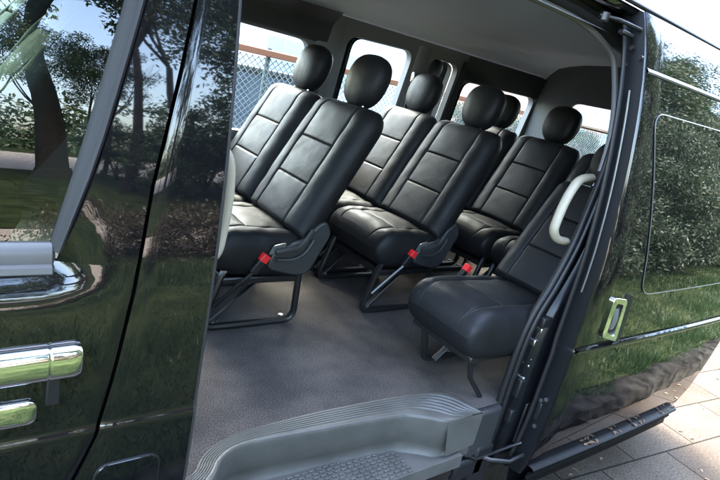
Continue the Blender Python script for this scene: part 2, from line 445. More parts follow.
# inner skin of the opening: weatherstrip to welt to lining
mb = MB()
rows = []
for p in SF:
    if p.z < .62 and p.x > 1.6: continue
    dz = -.02*smooth(1.9, 2.0, p.z)
    f = smooth(1.90, 2.015, p.z); g = smooth(1.3, 1.75, p.z)
    low = [p+Vector(q) for q in ((.002,.006,0), (.012,.012,0), (.03,.016,0), (.08,.022,0))]+[Vector((2.6, max(.035, p.y), p.z)), Vector((3.52, max(.04, p.y), p.z))]
    top = [p+Vector(q) for q in ((0,.012,0), (0,.05,-.004+dz), (0,.085,dz), (0,.12,-.01))]+[Vector((p.x+.3*(1-f), .23, 2.062)), Vector((p.x+.6*(1-f), .26, 2.068))]
    rows.append([a.lerp(b, f) for a, b in zip(low, top)])
mb.grid(rows); mb.build('opening_trim', M['seatplastic'], van)
# --- quarter panel with door jamb
mb = MB(); rows = []
for p in SF:
    if p.z > 2.0: break
    z = p.z; y = prof(max(z,.28))
    k = smooth(.0, 1., 1)
    rows.append([p+Vector((-.002,.012,0)), p+Vector((.012,-.004,0)), (p.x+.030, y+.030, z), (p.x+.075, y+.028, z), (p.x+.085, y+.006, z), (p.x+.097, y, z), (max(2.6, p.x+.2), y, z), (3.46, y, z), (3.53, y+.03, z), (3.56, y+.10, z)])
mb.grid(rows); mb.build('quarter_panel', M['jamb'], van)
mb = MB()                                                      # header above the opening
rows = []
for x in (-.6, .2, .8, 1.4, 1.8, 2.4, 3.0, 3.5):
    rows.append([(x, .19, 2.035), (x, .16, 2.04), (x, .12, 2.03), (x, .095, 2.036), (x, .088, 2.046), (x, .092, 2.056), (x, .12, 2.062), (x, .17, 2.085), (x, .30, 2.13), (x, .6, 2.17), (x, .9, 2.18), (x, 1.2, 2.17), (x, 1.5, 2.12), (x, 1.66, 2.05), (x, 1.70, 1.98)])
mb.grid(rows); mb.build('roof', M['paint'], van)
MB().tube([(x, .086, 2.064) for x in (-.6,.5,1.5,2.5,3.5)], .009, 8).build('rain_gutter', M['rubber'], van)
# latch hardware on the jamb
mb = MB()
for (x, z, w, h) in ((1.790, .905, .042, .022), (1.775, .855, .05, .028)):
    mb.box((x-w/2, .012, z-h/2), (x+w/2, .034, z+h/2))
mb.each('door_striker', M['steel'], van, bevel=.004)
mb = MB()
for (x, z, r) in ((1.776,.785,.011),(1.772,.755,.009),(1.765,.70,.007),(1.79,.675,.007)):
    mb.tube([(x, .036, z), (x, .012, z)], r, 10)
mb.box((1.765,.020,.745),(1.785,.032,.80))
mb.each('jamb_bolt', M['steel'], van, bevel=.002)
mb = MB()
mb.box((1.745,.0,.925),(1.80,.034,.965)); mb.box((1.74,.004,.62),(1.80,.034,.70)); mb.box((1.75,.006,.50),(1.79,.034,.56))
mb.each('jamb_stop', M['rubber'], van, bevel=.006)
# lower door arm and cable
mb = MB()
mb.tube([(1.60,.10,.40),(1.62,.03,.385),(1.66,-.02,.38),(1.74,-.055,.375),(1.82,-.06,.39)], .009, 8)
mb.tube([(1.55,.06,.42),(1.56,.02,.40),(1.60,.0,.385),(1.68,-.005,.39),(1.76,-.02,.41),(1.80,-.045,.44)], .006, 8)
mb.each('lower_door_arm', M['frame'], van)
mb = MB(); mb.box((1.50,-.0,.30),(1.66,.10,.385)); mb.box((1.60,.0,.25),(1.70,.06,.43))
mb.each('roller_housing', M['rubber'], van, bevel=.012)

# --- sliding door, slid back along the body
DO = -.10
REAR = [(.28,3.10),(.33,3.13),(.46,3.23),(.60,3.31),(.72,3.37),(.80,3.40),(.95,3.42),(1.17,3.42),(2.05,3.42)]
DX = 1.822
def dy(z): return DO+prof(z)+ridge(z)
mb = MB(); rows = []
for z in ZL:
    xr = lerp(REAR, z); y = dy(z)
    xs = frange(DX+.006, xr-.006, 14)
    r = [(DX-.022, y+.075, z), (DX-.022, y+.058, z), (DX-.010, y+.054, z), (DX-.008, y+.022, z), (DX-.004, y+.016, z), (DX-.001, y+.008, z), (DX+.001, y+.004, z), (DX+.003, y+.001, z)] + [(x, y-.010*math.sin(math.pi*(x-DX)/(3.5-DX))**1.0, z) for x in xs] + [(xr-.001, y+.004, z), (xr, y+.02, z), (xr, y+.07, z)]
    rows.append(r)
bot = rows[0]
mb.grid(rows)
n = len(rows[0])
sd = mb.build('sliding_door', M['paint'], van)
tag(sd, 'glossy black sliding door slid open along the rear flank')
sd.data.materials.append(M['jamb2'])
for p_ in sd.data.polygons:
    if p_.center.x < DX-.0015: p_.material_index = 1
mb = MB()                                                       # inner skin of the sliding door
mb.grid([[(x, dy(z)+.074, z) for x in (DX-.02, 2.2, 2.8, lerp(REAR, z)-.004)] for z in ZL])
mb.build('door_lining', M['darktrim'], sd)
def bow(x): return -.010*math.sin(math.pi*(min(3.42, max(DX, x))-DX)/(3.5-DX))
# sill ledge at the foot of the door
mb = MB(); rows = []
for x in frange(1.835, 3.115, 12):
    y = DO+bow(x)
    rows.append([(x, y+.03, .352), (x, y-.006, .350), (x, y-.014, .344), (x, y-.012, .334), (x, y+.006, .326), (x, y+.012, .300), (x, y+.004, .292), (x, y+.010, .282), (x, y+.020, .274), (x, y+.018, .240), (x, y+.034, .226), (x, y+.08, .224), (x, y+.09, .30)])
rows.append([(3.128, DO+.03, .352)]+[(3.128, DO+.024, .345-.008*i) for i in range(11)]+[(3.128, DO+.09, .30)])
mb.grid(rows); mb.build('sill_ledge', M['jamb2'], sd)
# window of the sliding door: dark glass inside a thin bright line
wp = rpoly([(1.908, 1.752), (3.36, 1.762), (3.36, 1.100), (2.165, 1.086)], .07, 7)
wps = []
for i in range(len(wp)):
    a, b = wp[i], wp[(i+1) % len(wp)]; k = max(1, int((b-a).length/.06))
    wps += [a+(b-a)*j/k for j in range(k)]
c0 = Vector((2.7, 1.42))
def onD(p, off): return (p.x, dy(p.y)+bow(p.x)+off, p.y)
mb = MB(); rows = []
for k in frange(1, 0, 12):
    rows.append([onD(c0+(p-c0)*k, -.0035) for p in wps])
mb.grid(rows[:-1], closed=True); n0 = len(mb.v); L_ = len(wps); mb.v.append(onD(c0, -.0035)); mb.f += [(n0-L_+i, n0-L_+(i+1) % L_, n0) for i in range(L_)]
gl = mb.build('window_pane', M['darkglass'], sd)
MB().tube([onD(p, -.0035) for p in wps], .0022, 6, closed=True).build('window_trim', M['silver'], gl)
mb = MB(); rows = []
for x in frange(DX+.004, 3.41, 10):
    rows.append([(x, DO+prof(z)+bow(x)-o, z) for z, o in ((1.862,-.001),(1.864,.005),(1.870,.008),(1.877,.005),(1.880,-.001))])
mb.grid(rows); mb.build('rain_strip', M['silver'], sd)
mb = MB(); rows = []
for x in frange(DX+.004, 3.41, 10):
    rows.append([(x, DO+prof(z)+bow(x)-.001-o, z) for z, o in ((.868,.008),(.870,.014),(.878,.0165),(.886,.014),(.888,.000))])
mb.grid(rows); mb.build('side_moulding', M['paint'], sd)
# pull handle, chrome frame in a dark recess
hp = [(1.958,1.090),(2.062,1.076),(2.092,.892),(1.966,.926)]
ho = rpoly([Vector(p) for p in hp], .02, 4); hc = Vector((2.018, .995))
mb = MB()
o1 = [onD(p, .0) for p in ho]; o2 = [onD(p, -.011) for p in ho]
hi_ = [hc+Vector(((p-hc).x*.52, (p-hc).y*.74)) for p in ho]
o3 = [onD(p, -.012) for p in hi_]; o4 = [onD(p, -.004) for p in hi_]
mb.grid([o1, o2, o3, o4], closed=True)
ph = mb.build('pull_handle', M['chrome'], sd, bevel=.003)
mb = MB(); mb.add([onD(p, -.0055) for p in hi_], [tuple(range(len(hi_)))])
mb.build('handle_recess', M['rubber'], ph)
mb = MB(); rows = []
for t in frange(0, 1, 6):
    z = .955+.09*t; y = -.008-.008*math.sin(math.pi*t)
    rows.append([(2.017-.012*t+dx, dy(z)+bow(2.0)+y+q, z) for dx, q in ((-.012,.006),(-.008,-.004),(.008,-.004),(.012,.006),(0,.010))])
mb.grid(rows, closed=True); mb.build('handle_grip', M['silver'], ph)
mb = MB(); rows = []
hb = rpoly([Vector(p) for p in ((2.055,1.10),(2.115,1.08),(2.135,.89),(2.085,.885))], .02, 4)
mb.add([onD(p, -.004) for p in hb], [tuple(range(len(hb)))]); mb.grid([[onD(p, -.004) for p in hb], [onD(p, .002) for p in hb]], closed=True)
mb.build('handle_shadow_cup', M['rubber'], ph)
# hardware on the leading edge of the door
def bolt(mb, x, y, z, r=.008):
    mb.tube([(x+.004, y, z), (x-.004, y, z)], r, 10)
mb = MB()
for y, z in ((-.074,.655),(-.056,.640),(-.066,.53),(-.06,.60)): bolt(mb, DX-.010, y, z)
mb.each('edge_bolt', M['steel'], sd)
mb = MB()
mb.box((DX-.016,-.068,.555),(DX-.006,-.05,.63)); mb.box((DX-.03,-.02,.42),(DX-.006,-.01,.60))
mb.build('edge_latch', M['frame'], sd, bevel=.003)
mb = MB()
mb.tube([(1.66,.125,2.0),(1.72,.09,2.0),(1.81,.055,1.99)], .007, 8); mb.box((1.72,.06,1.96),(1.79,.08,1.972))
mb.tube([(1.68,.12,2.012),(1.68,.12,1.985)], .018, 12)
mb.build('upper_roller_arm', M['frame'], sd, bevel=.002)
mb = MB()
for y, z, x in ((.055,1.93,1.79),(.06,1.875,1.795),(.02,1.905,1.80),(.075,1.965,1.74)): bolt(mb, x, y, z, .0075)
mb.each('hinge_bolt', M['frame'], sd)
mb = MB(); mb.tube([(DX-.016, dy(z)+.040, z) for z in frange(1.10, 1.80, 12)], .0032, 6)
mb.build('edge_glint', M['silver'], sd)  # silver strip added to draw the light reflected along the door edge
mb = MB(); mb.tube([(DX-.026, dy(z)+.066, z) for z in frange(.36, 2.0, 24)], .008, 8)
mb.build('door_seal', M['rubber'], sd)

# --- floor and step
STEP_OUT = [(.40,.045),(.496,.08),(.535,.125),(.603,.172),(.70,.195),(.85,.202),(1.0,.203),(1.25,.190),(1.40,.172),(1.480,.152),(1.525,.11),(1.544,.05),(1.546,.0)]
STEP_IN = [(.50,-.0),(.564,.068),(.60,.112),(.661,.138),(.75,.136),(.90,.122),(1.05,.108),(1.15,.098),(1.215,.090),(1.255,.082),(1.32,.045),(1.375,.010),(1.49,.002)]
so = fine([Vector((x, y, 0)) for x, y in STEP_OUT], 3); si = fine([Vector((x, y, 0)) for x, y in STEP_IN], 3)
mb = MB()
v = [(x, y, FZ) for x, y in STEP_OUT]
strip = [[p+Vector((0,0,FZ)) for p in fine([Vector((x, y, 0)) for x, y in STEP_OUT], 3)], None]
far = []
for p in strip[0]:
    far.append(Vector((min(max(p.x, .2), 1.9), .35, FZ)))
strip[1] = far
mb.grid(strip)
mb.grid([[(x, y, FZ) for x in (-.1, .4, 1.0, 1.6, 2.2, 2.8, 3.52)] for y in (.35, .9, 1.3, 1.72)])
mb.add([(1.546,.03,FZ),(3.52,.03,FZ),(3.52,.35,FZ),(1.546,.35,FZ)], [(0,1,2,3)])
mb.add([(-.1,.14,FZ),(.47,.14,FZ),(.47,.35,FZ),(-.1,.35,FZ)], [(0,1,2,3)])
mb.build('carpet_floor', M['carpet'], van)
mb = MB(); rows = []                                             # ribbed top of the step trim
NR = 6
prof_r = [(0.,-.004),(.02,.006),(.06,.009)]
for k in range(NR):
    a = .10+.66*k/NR; w = .66/NR
    prof_r += [(a, .009), (a+w*.18, .0125), (a+w*.62, .0125), (a+w*.8, .009)]
prof_r += [(.80,.010),(.93,.010),(.975,.008),(1.,.001)]
for t, h in prof_r:
    rows.append([o.lerp(i, t)+Vector((0,0,FZ+h)) for o, i in zip(so, si)])
mb.grid(rows)
TZ = .445
rows2 = [rows[-1]]
for d, z in ((-.001, FZ-.012), (.008, FZ-.06), (.010, TZ+.055), (.018, TZ+.045), (.020, TZ+.012), (.012, TZ)):
    rr = []
    for i, p in enumerate(si):
        q = si[min(i+1, len(si)-1)]-si[max(i-1, 0)]; nrm = Vector((-q.y, q.x, 0)).normalized()
        rr.append(Vector((p.x, p.y, z))+nrm*d)
    rows2.append(rr)
mb.grid(rows2)
mb.add([(1.488,-.001,FZ+.0085),(1.548,-.003,FZ+.007),(1.56,.004,FZ-.14),(1.40,-.004,FZ-.14),(1.375,.008,FZ+.0)], [(0,1,2,3,4)])
st = mb.build('step_trim', M['garnish'], van, sharp=38)
# tread with rows of raised grips
tin = rows2[-1]
mb = MB(); mb.grid([tin, [Vector((p.x, -.012, TZ)) if True else p for p in tin], [Vector((p.x, -.014, TZ-.05)) for p in tin]])
tr = mb.build('step_tread', M['garnish'], st)
mb = MB()
for i in range(24):
    for j in range(9):
        x = .62+.0265*i+(0.006 if j % 2 else 0); y = .118-.0155*j
        if x > 1.28-(.12-y)*.1 or y > .128-.02*(x-.6): continue
        mb.box((x, y, TZ-.001), (x+.0185, y+.0075, TZ+.006))
mb.build('tread_grip', M['garnish'], tr, bevel=.0015)
mb = MB(); mb.box((1.548,.008,.39),(1.688,.20,FZ-.006)); mb.build('sill_corner', M['seatplastic'], van, bevel=.012)
# --- rear section of the step opening, lower right corner below the trim
mb = MB(); mb.box((1.40,.012,.395),(1.62,.16,FZ-.142)); mb.build('step_corner', M['garnish'], st, bevel=.02)

# --- far wall with windows, tail, ceiling, front
FY = 1.70
def fy(z): return FY-max(0, z-1.15)*.135
def cell(mb, outer, hole, reveal, fn, n=1):
    """wall cell outer=(a0,a1,z0,z1) with a rounded hole (list of (a,z)); fn(a,z,depth)->xyz"""
    a0, a1, z0, z1 = outer
    cx = sum(p[0] for p in hole)/len(hole); cz = sum(p[1] for p in hole)/len(hole)
    def out(p):
        dx, dz = p[0]-cx, p[1]-cz; ks = []
        if dx > 1e-9: ks.append((a1-cx)/dx)
        if dx < -1e-9: ks.append((a0-cx)/dx)
        if dz > 1e-9: ks.append((z1-cz)/dz)
        if dz < -1e-9: ks.append((z0-cz)/dz)
        k = min(ks); return (cx+dx*k, cz+dz*k)
    ob = [out(p) for p in hole]
    # snap the nearest sample to each corner
    for c in ((a0,z0),(a1,z0),(a1,z1),(a0,z1)):
        i = min(range(len(ob)), key=lambda q: (ob[q][0]-c[0])**2+(ob[q][1]-c[1])**2); ob[i] = c
    mid = [((p[0]*.5+q[0]*.5), (p[1]*.5+q[1]*.5)) for p, q in zip(ob, hole)]
    mb.grid([[fn(*p, 0) for p in ob], [fn(*p, 0) for p in mid], [fn(*p, 0) for p in hole], [fn(*p, reveal) for p in hole]], closed=True)
def dens(poly, step=.05):
    o = []
    for i in range(len(poly)):
        a, b = Vector(poly[i][:2]), Vector(poly[(i+1) % len(poly)][:2]); k = max(1, int((b-a).length/step))
        o += [tuple(a+(b-a)*j/k) for j in range(k)]
    return o
ffar = lambda a, z, d: (a, fy(z)+d, z)
WIN = [((-.75,.42,1.12,1.93), [(-.50,1.78),(.30,1.78),(.30,1.12+.06),(-.62,1.18)]),
       ((.42,1.62,1.12,1.93), [(.55,1.775),(1.515,1.765),(1.495,1.25),(.55,1.25)]),
       ((1.62,2.28,1.12,1.93), [(1.735,1.845),(2.205,1.855),(2.19,1.26),(1.735,1.26)]),
       ((2.28,2.63,1.12,1.93), [(2.36,1.855),(2.605,1.850),(2.60,1.26),(2.36,1.26)]),
       ((2.63,3.52,1.12,1.93), [(2.685,1.768),(3.47,1.775),(3.45,1.26),(2.685,1.26)])]
mb = MB()
glassb = []
for outer, hole in WIN:
    h = dens([tuple(p) for p in rpoly([Vector(p) for p in hole], .065, 5)])
    cell(mb, outer, h, .045, ffar); glassb.append(h)
mb.grid([[(x, FY, z) for x in (-.75, 1., 2., 3.52)] for z in (FZ-.02, .9, 1.12)])
mb.build('side_lining', M['trim'], van)
mb = MB()
for i, h in enumerate(glassb):
    g = MB(); g.add([ffar(a, z, .047) for a, z in h], [tuple(range(len(h)))]); w = g.build('side_window', M['glass'], van, smooth=False)
# outer skin of the far side
mb = MB()
OUT = [(-.75,.44), (.44,1.65), (1.65,2.30), (2.30,2.71), (2.71,3.58)]
for (outer, hole), h, (oa, ob_) in zip(WIN, glassb, OUT): cell(mb, (oa, ob_, 1.12, 1.93), [(a+(.07 if oa > .3 else 0), z) for a, z in h], -.012, lambda a, z, d: (a, fy(z)+.062+d, z))
mb.grid([[(x, FY+.062, z) for x in (-.95, 1., 2., 3.55)] for z in (.30, .9, 1.12)])
mb.build('far_flank', M['paint'], van)
# dark header above the first window, pillar covers and seat belts
mb = MB(); rows = []
for z, d in ((1.772,-.004),(1.785,-.02),(1.86,-.03),(1.90,-.06),(1.93,-.10)):
    rows.append([(x, fy(z)+d, z) for x in (.40, 1.0, 1.54, 1.60)])
mb.grid(rows); mb.build('curtain_header', M['darktrim'], van)
mb = MB(); rows = []
for z, d in ((1.775,-.004),(1.785,-.010),(1.86,-.016),(1.92,-.03)):
    rows.append([(x, fy(z)+d, z) for x in (2.64, 3.0, 3.50)])
mb.grid(rows); mb.build('rear_header', M['seatplastic'], van)
for x0, x1 in ((1.535,1.70),(2.232,2.335)):
    mb = MB(); rows = []
    for z in frange(1.12, 1.90, 8):
        rows.append([(x0, fy(z)-.002, z), (x0+.012, fy(z)-.012, z), ((x0+x1)/2, fy(z)-.016, z), (x1-.012, fy(z)-.012, z), (x1, fy(z)-.002, z)])
    mb.grid(rows); pl = mb.build('pillar_cover', M['trim'], van)
    xm = (x0+x1)/2-.05
    a = MB(); a.box((xm-.015, fy(1.70)-.055, 1.685), (xm+.015, fy(1.70)-.028, 1.745)); a.build('belt_anchor', M['steel'], pl, bevel=.006)
    b = MB(); b.grid([[(xm-.022+q, fy(1.70)-.05, 1.70), (xm+.022+q, fy(1.70)-.05, 1.70)] if k == 0 else [(xm-.022+q, FY-.06, .95), (xm+.022+q, FY-.06, .95)] for k, q in ((0,0),(1,.03))])
    b.build('seat_belt', M['darktrim'], pl, solid=.002)
mb = MB(); mb.grid([[(2.608, fy(z)-.002, z), (2.615, fy(z)-.012, z), (2.675, fy(z)-.012, z), (2.682, fy(z)-.002, z)] for z in frange(1.12, 1.88, 6)])
mb.build('window_bar', M['darktrim'], van)
# tail
TX = 3.52
mb = MB(); h = dens([tuple(p) for p in rpoly([Vector(p) for p in [(.28,1.26),(1.36,1.26),(1.33,1.80),(.32,1.80)]], .07, 5)])
cell(mb, (.10,1.66,1.12,2.10), h, .03, lambda a, z, d: (TX+d-max(0, z-1.12)*.05, a, z))
mb.grid([[(TX, y, z) for y in (.03, .9, 1.72)] for z in (FZ-.02, .9, 1.12)])
mb.grid([[(TX-.04, .02, 1.12), (TX-.04, .11, 1.12)], [(TX-.04, .12, 1.98), (TX-.04, .16, 1.98)]])
tg = mb.build('tailgate', M['tailtrim'], van)
g = MB(); g.add([(TX+.032-max(0, z-1.12)*.05, a, z) for a, z in h], [tuple(range(len(h)))]); g.build('rear_window', M['glass'], tg, smooth=False)
g = MB(); g.tube([(TX+.05, .3, 1.64), (TX+.05, 1.34, 1.66)], .009, 6); g.build('rear_wiper', M['rubber'], tg)
mb = MB(); mb.box((3.555,.10,.30),(3.60,1.70,.75)); mb.build('rear_bumper', M['paint'], van, bevel=.02)
# ceiling lining
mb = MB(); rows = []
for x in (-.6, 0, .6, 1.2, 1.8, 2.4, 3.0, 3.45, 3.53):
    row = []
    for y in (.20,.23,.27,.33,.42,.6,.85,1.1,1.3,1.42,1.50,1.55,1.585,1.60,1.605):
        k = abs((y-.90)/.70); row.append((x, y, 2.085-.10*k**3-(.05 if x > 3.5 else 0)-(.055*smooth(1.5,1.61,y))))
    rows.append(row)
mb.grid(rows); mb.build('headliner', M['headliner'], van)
# front end: dash, windscreen, bonnet wall
mb = MB()
mb.grid([[(x, y, z) for y in (.03, .9, 1.72)] for x, z in ((.40,FZ),(.40,.82),(.30,.84),(-.5,.84),(-.62,1.0),(-.62,1.22),(-.75,1.28),(-.95,1.22),(-1.0,.9),(-1.02,.3))])
mb.build('dashboard', M['darktrim'], van)
mb = MB(); mb.grid([[(x, y, z) for y in (.06+.1*max(0,(z-1.2)), .9, 1.70-.1*max(0, z-1.2))] for x, z in ((-.98,1.22),(-.80,1.6),(-.58,2.05))]); mb.build('windscreen', M['glass'], van)
mb = MB(); mb.grid([[(-.95,0.02,.30),(-1.02,.10,.30)],[(-.95,.0,.9),(-1.0,.08,.9)],[(-.95,.035,1.232),(-.985,.07,1.232)]]); mb.build('front_corner', M['paint'], van)
mb = MB(); mb.tube([(-.86,.05,1.23),(-.74,.10,1.60),(-.56,.18,2.05)], .03, 8); mb.tube([(-.86,1.68,1.23),(-.74,1.62,1.60),(-.56,1.55,2.05)], .03, 8); mb.each('screen_pillar', M['darktrim'], van)
mb = MB()                                                       # inner covers of the front doors and the far centre pillar
mb.grid([[(-.9,.05,z),(.10,.05,z),(.35,.06,z)] for z in (.6,1.0,1.225)])
mb.grid([[(lerp(WR,z)+.012, prof(z)+.055, z),(.44, prof(z)+.09, z)] for z in (1.22,1.5,1.8,2.04)])
mb.each('front_lining', M['darktrim'], van)

# --- grab handles
def grip(pts, r=.014): return MB().tube(fine([Vector(p) for p in pts], 5), r, 12, flat=.85).build('grab_handle', M['beige'], van)
grip([(.452,.125,1.44),(.48,.13,1.435),(.497,.13,1.40),(.503,.128,1.33),(.50,.126,1.25),(.49,.122,1.20),(.452,.118,1.18)], .017)
grip([(1.90,.10,1.485),(1.84,.10,1.475),(1.80,.095,1.45),(1.765,.09,1.39),(1.745,.085,1.32),(1.745,.083,1.28),(1.78,.082,1.25),(1.84,.08,1.24)], .0175)

# ------------------------------------------------------------------ seats
def pad(W, L, T, seams, grv=.62, puff=.014, bol=.02, taper=.08, rt=.09, rb=.03, cr=.13, endw=.55, p=10, q=3., edge=.965, wob=.0, vmid=None):
    sp = sorted(set([0,.1,.22,.34,.46]+[grv+d for d in (-.06,-.03,-.015,-.007,0,.007,.015,.03,.06)]+[u for u in (.55,.62,.70,.78,.85,.90,.935,.955,.965,.975,.988,.996,1.) if abs(u-grv) > .065]))
    sf = [-s for s in sp[::-1]][:-1]+sp
    sb = [.99,.96,.88,.7,.4,0,-.4,-.7,-.88,-.96,-.99]
    ts = set(frange(0, 1, 26))
    for u in (.004,.012,.025,.04,.06): ts.add(u); ts.add(1-u*1.6)
    for s_ in seams:
        for d in (-.022,-.012,-.007,-.0035,0,.0035,.007,.012,.022): ts.add(s_+d)
    ts = sorted(ts)
    def cap(t):
        a = 1-rt/L; b = rb/L
        if t > a: return max(0, 1-((t-a)/(1-a))**2.4)**.5
        if t < b: return max(0, 1-((b-t)/b)**2.4)**.5
        return 1
    def wid(t):
        c = 1-cr/L; k = 1-taper*t*t
        if t > c: k *= endw+(1-endw)*max(0, 1-((t-c)/(1-c))**2.6)**.42
        return W/2*k
    cuts = [0]+list(seams)+[1]
    rows = []
    for t in ts:
        c = cap(t); w = wid(t); row = []
        seg = 0
        for i in range(len(cuts)-1):
            if cuts[i] <= t <= cuts[i+1]: seg = i; break
        tt = (t-cuts[seg])/(cuts[seg+1]-cuts[seg])
        for s in sf:
            a = abs(s); base = T/2*max(0, 1-a**p)**(1/q)*c
            if a < grv:
                e = puff*math.cos(math.pi/2*a/grv)**.6*(max(0, 4*tt*(1-tt)))**.35
                for s_ in seams: e -= .006*math.exp(-((t-s_)/.006)**2)*(1-math.exp(-((grv-a)/.03)**2)*0)
            else:
                e = bol*max(0, math.sin(math.pi*(a-grv)/(1-grv)))**.75*(.35+.65*math.sin(math.pi*min(1, max(0, t*.96+.02))))
            e -= .007*math.exp(-((a-grv)/.012)**2)
            e -= .004*math.exp(-((a-edge)/.008)**2)
            e += wob*(math.sin(9*s+23*t)+.6*math.sin(17*s-31*t+1)+.5*math.sin(41*t+6*s))*(.3+a)
            row.append((s*w, t*L, base+e*c*max(0, 1-a**12)))
        for s in sb:
            a = abs(s); row.append((s*w, t*L, -T/2*max(0, 1-a**p)**(1/q)*c))
        rows.append(row)
    return MB().grid(rows, closed=True)
def make_seat(label, group, W=.47, dx=0., rec=27, single=False):
    t = thing('passenger_seat', label, 'seat', group=group)
    REC = R(rec); L = .43+dx
    cu = pad(W, L, .185 if not single else .215, [.66], grv=.60, puff=.012, bol=.010, taper=.03, rt=.115, rb=.04, cr=.10, endw=.80, p=10, q=2.8, wob=.0018)
    cu.xf(Matrix(((0,-1,0,L-.005),(-1,0,0,0),(0,.05,1,.305-(.02 if single else 0)),(0,0,0,1))))
    cu.build('cushion', M['leather'], t, sharp=75)
    bk = pad(W, .605 if not single else .585, .135, [.33,.635], grv=.54, puff=.007, bol=.009, taper=.035, rt=.085, rb=.03, cr=.10, endw=.74, p=6, q=2.3, wob=.0010)
    ca, sa = math.cos(REC), math.sin(REC)
    bk.xf(Matrix(((0,sa,-ca,.358+dx),(-1,0,0,0),(0,ca,sa,.385),(0,0,0,1))))
    bk.build('backrest', M['leather'], t, sharp=75)
    ax = lambda d, n=0, y=0: Vector((.358+dx+sa*d-ca*n, y, .385+ca*d+sa*n))
    hm = MB()
    hm.ball((0,0,0), (.062, .116, .118), .74, 36, 24)
    hm.v = [(v[0]*(1-.10*max(0,-v[2]/.118)), v[1]*(1-.16*max(0,-v[2]/.118)**1.3+.02*max(0,v[2]/.118)), v[2]) for v in hm.v]
    hm.xf(Matrix.Translation(ax(.718, .018)) @ Matrix.Rotation(R(15), 4, 'Y'))
    hr = hm.build('headrest', M['leather'], t, sharp=80)
    po = MB()
    for y in (-.055, .055): po.tube([ax(.56, 0, y), ax(.68, 0.008, y)], .0065, 8)
    po.each('headrest_post', M['chrome'], hr)
    ps = MB()
    for y in (-.055, .055): ps.tube([ax(.575, 0, y), ax(.592, 0, y)], .014, 10)
    ps.each('post_sleeve', M['rubber'], hr)
    if not single:
        for y in (-.195, .195):
            loop = rpoly([Vector((.055,.27)), Vector((-.01,.016)), Vector((.40,.016)), Vector((.385,.27))], .05, 5)
            f = MB().tube([(p.x, y, p.y) for p in loop], .0145, 8).build('leg_frame', M['frame'], t)
            MB().tube([(.03, y+.012, .03), (.26, y+.012, .25)], .011, 8, flat=.5).build('frame_brace', M['frame'], f)
            for x in (.045, .345):
                bo = MB(); bo.tube([(x, y+.012, .006), (x, y+.012, .036)], .011, 8); bo.box((x-.018, y-.004, .002), (x+.018, y+.03, .014))
                bo.build('frame_bolt', M['steel'], f)
    else:
        loop = rpoly([Vector((.10,.20)), Vector((.14,.016)), Vector((.42,.016)), Vector((.46,.20))], .04, 5)
        f = MB().tube([(p.x, .13, p.y) for p in loop], .015, 8).build('leg_frame', M['frame'], t)
        MB().tube([(.17, .10, .03), (.30, .09, .17)], .015, 8, flat=.3).build('frame_brace', M['seatplastic'], f)
        MB().tube([(.09, -.13, .20), (.12, -.13, .10), (.20, -.14, .004)], .010, 8).build('support_leg', M['frame'], t)
    b = MB(); b.box((.05,-W/2+.03,.195),(.39+dx,W/2-.03,.225)); b.build('seat_pan', M['frame'], t, bevel=.006)
    e = -W/2
    sc = MB()
    poly = [Vector(p) for p in ((.20,.275),(.34,.24),(.395,.25),(.475,.42),(.44,.475),(.40,.455),(.36,.40),(.22,.345))]
    pp = rpoly(poly, .03, 4)
    sc.prism([(p.x+dx, e-.013, p.y) for p in pp], (0, .022, 0))
    c = sc.build('recliner_cover', M['seatplastic'], t, bevel=.006)
    lv = MB()
    lv.tube(fine([Vector(p) for p in ((.225+dx,e-.023,.35),(.275+dx,e-.029,.362),(.33+dx,e-.027,.375),(.375+dx,e-.023,.44))], 4), .0085, 8, flat=1.4)
    lv.tube(fine([Vector(p) for p in ((.235+dx,e-.021,.318),(.30+dx,e-.025,.318),(.355+dx,e-.023,.345),(.385+dx,e-.021,.40))], 4), .007, 8)
    lv.each('recliner_lever', M['seatplastic'], c)
    sc = MB(); sc.prism([(p.x+dx, e-.0145, p.y) for p in rpoly([Vector(q) for q in ((.20,.335),(.265,.352),(.27,.385),(.215,.372))], .01, 3)], (0,.004,0))
    sc.build('lever_bezel', M['silver'], c)
    bu = MB()
    B0 = Vector((.150, e-.014, .270)) if not single else Vector((.33, -e+.03, .36))
    mx = Matrix.Translation(B0) @ Matrix.Rotation(R(32), 4, 'Y')
    bu.box((-.015,-.010,-.01),(.015,.012,.075), mx); k = bu.build('belt_buckle', M['rubber'], t, bevel=.005)
    rb_ = MB(); rb_.box((-.0158,-.0145,.046),(.0158,.0128,.080), mx)
    rb_.build('buckle_button', M['red'], k, bevel=.003)
    s_ = MB(); s_.tube([mx @ Vector((0,0,-.008)), mx @ Vector((-.01,.02,-.10)), mx @ Vector((-.02,.04,-.2))], .008, 6); s_.build('buckle_stalk', M['frame'], k)
    return t
SEATS = [('near', .785, .985, 'black leather front-row seat nearest the open side door'),
         ('far', .785, 1.455, 'black leather front-row seat beside the far window, in front of the wire fence'),
         ('near', 1.560, .99, 'black leather middle-row seat at the aisle, behind the front-row pair'),
         ('far', 1.560, 1.46, 'black leather middle-row seat beside the far window'),
         ('single', 1.425, .225, 'single black leather seat beside the sliding door, in front of the cream grab handle'),
         ('near', 2.33, 1.02, 'black leather back-row seat left of the rear window'),
         ('far', 2.33, 1.49, 'black leather back-row seat in the far corner, mostly hidden by the seat ahead'),
         ('near', 2.33, .55, 'black leather back-row seat behind the single door-side seat')]
proto = make_seat(SEATS[0][3], 'passenger seats in the cabin')
seat_objs = []
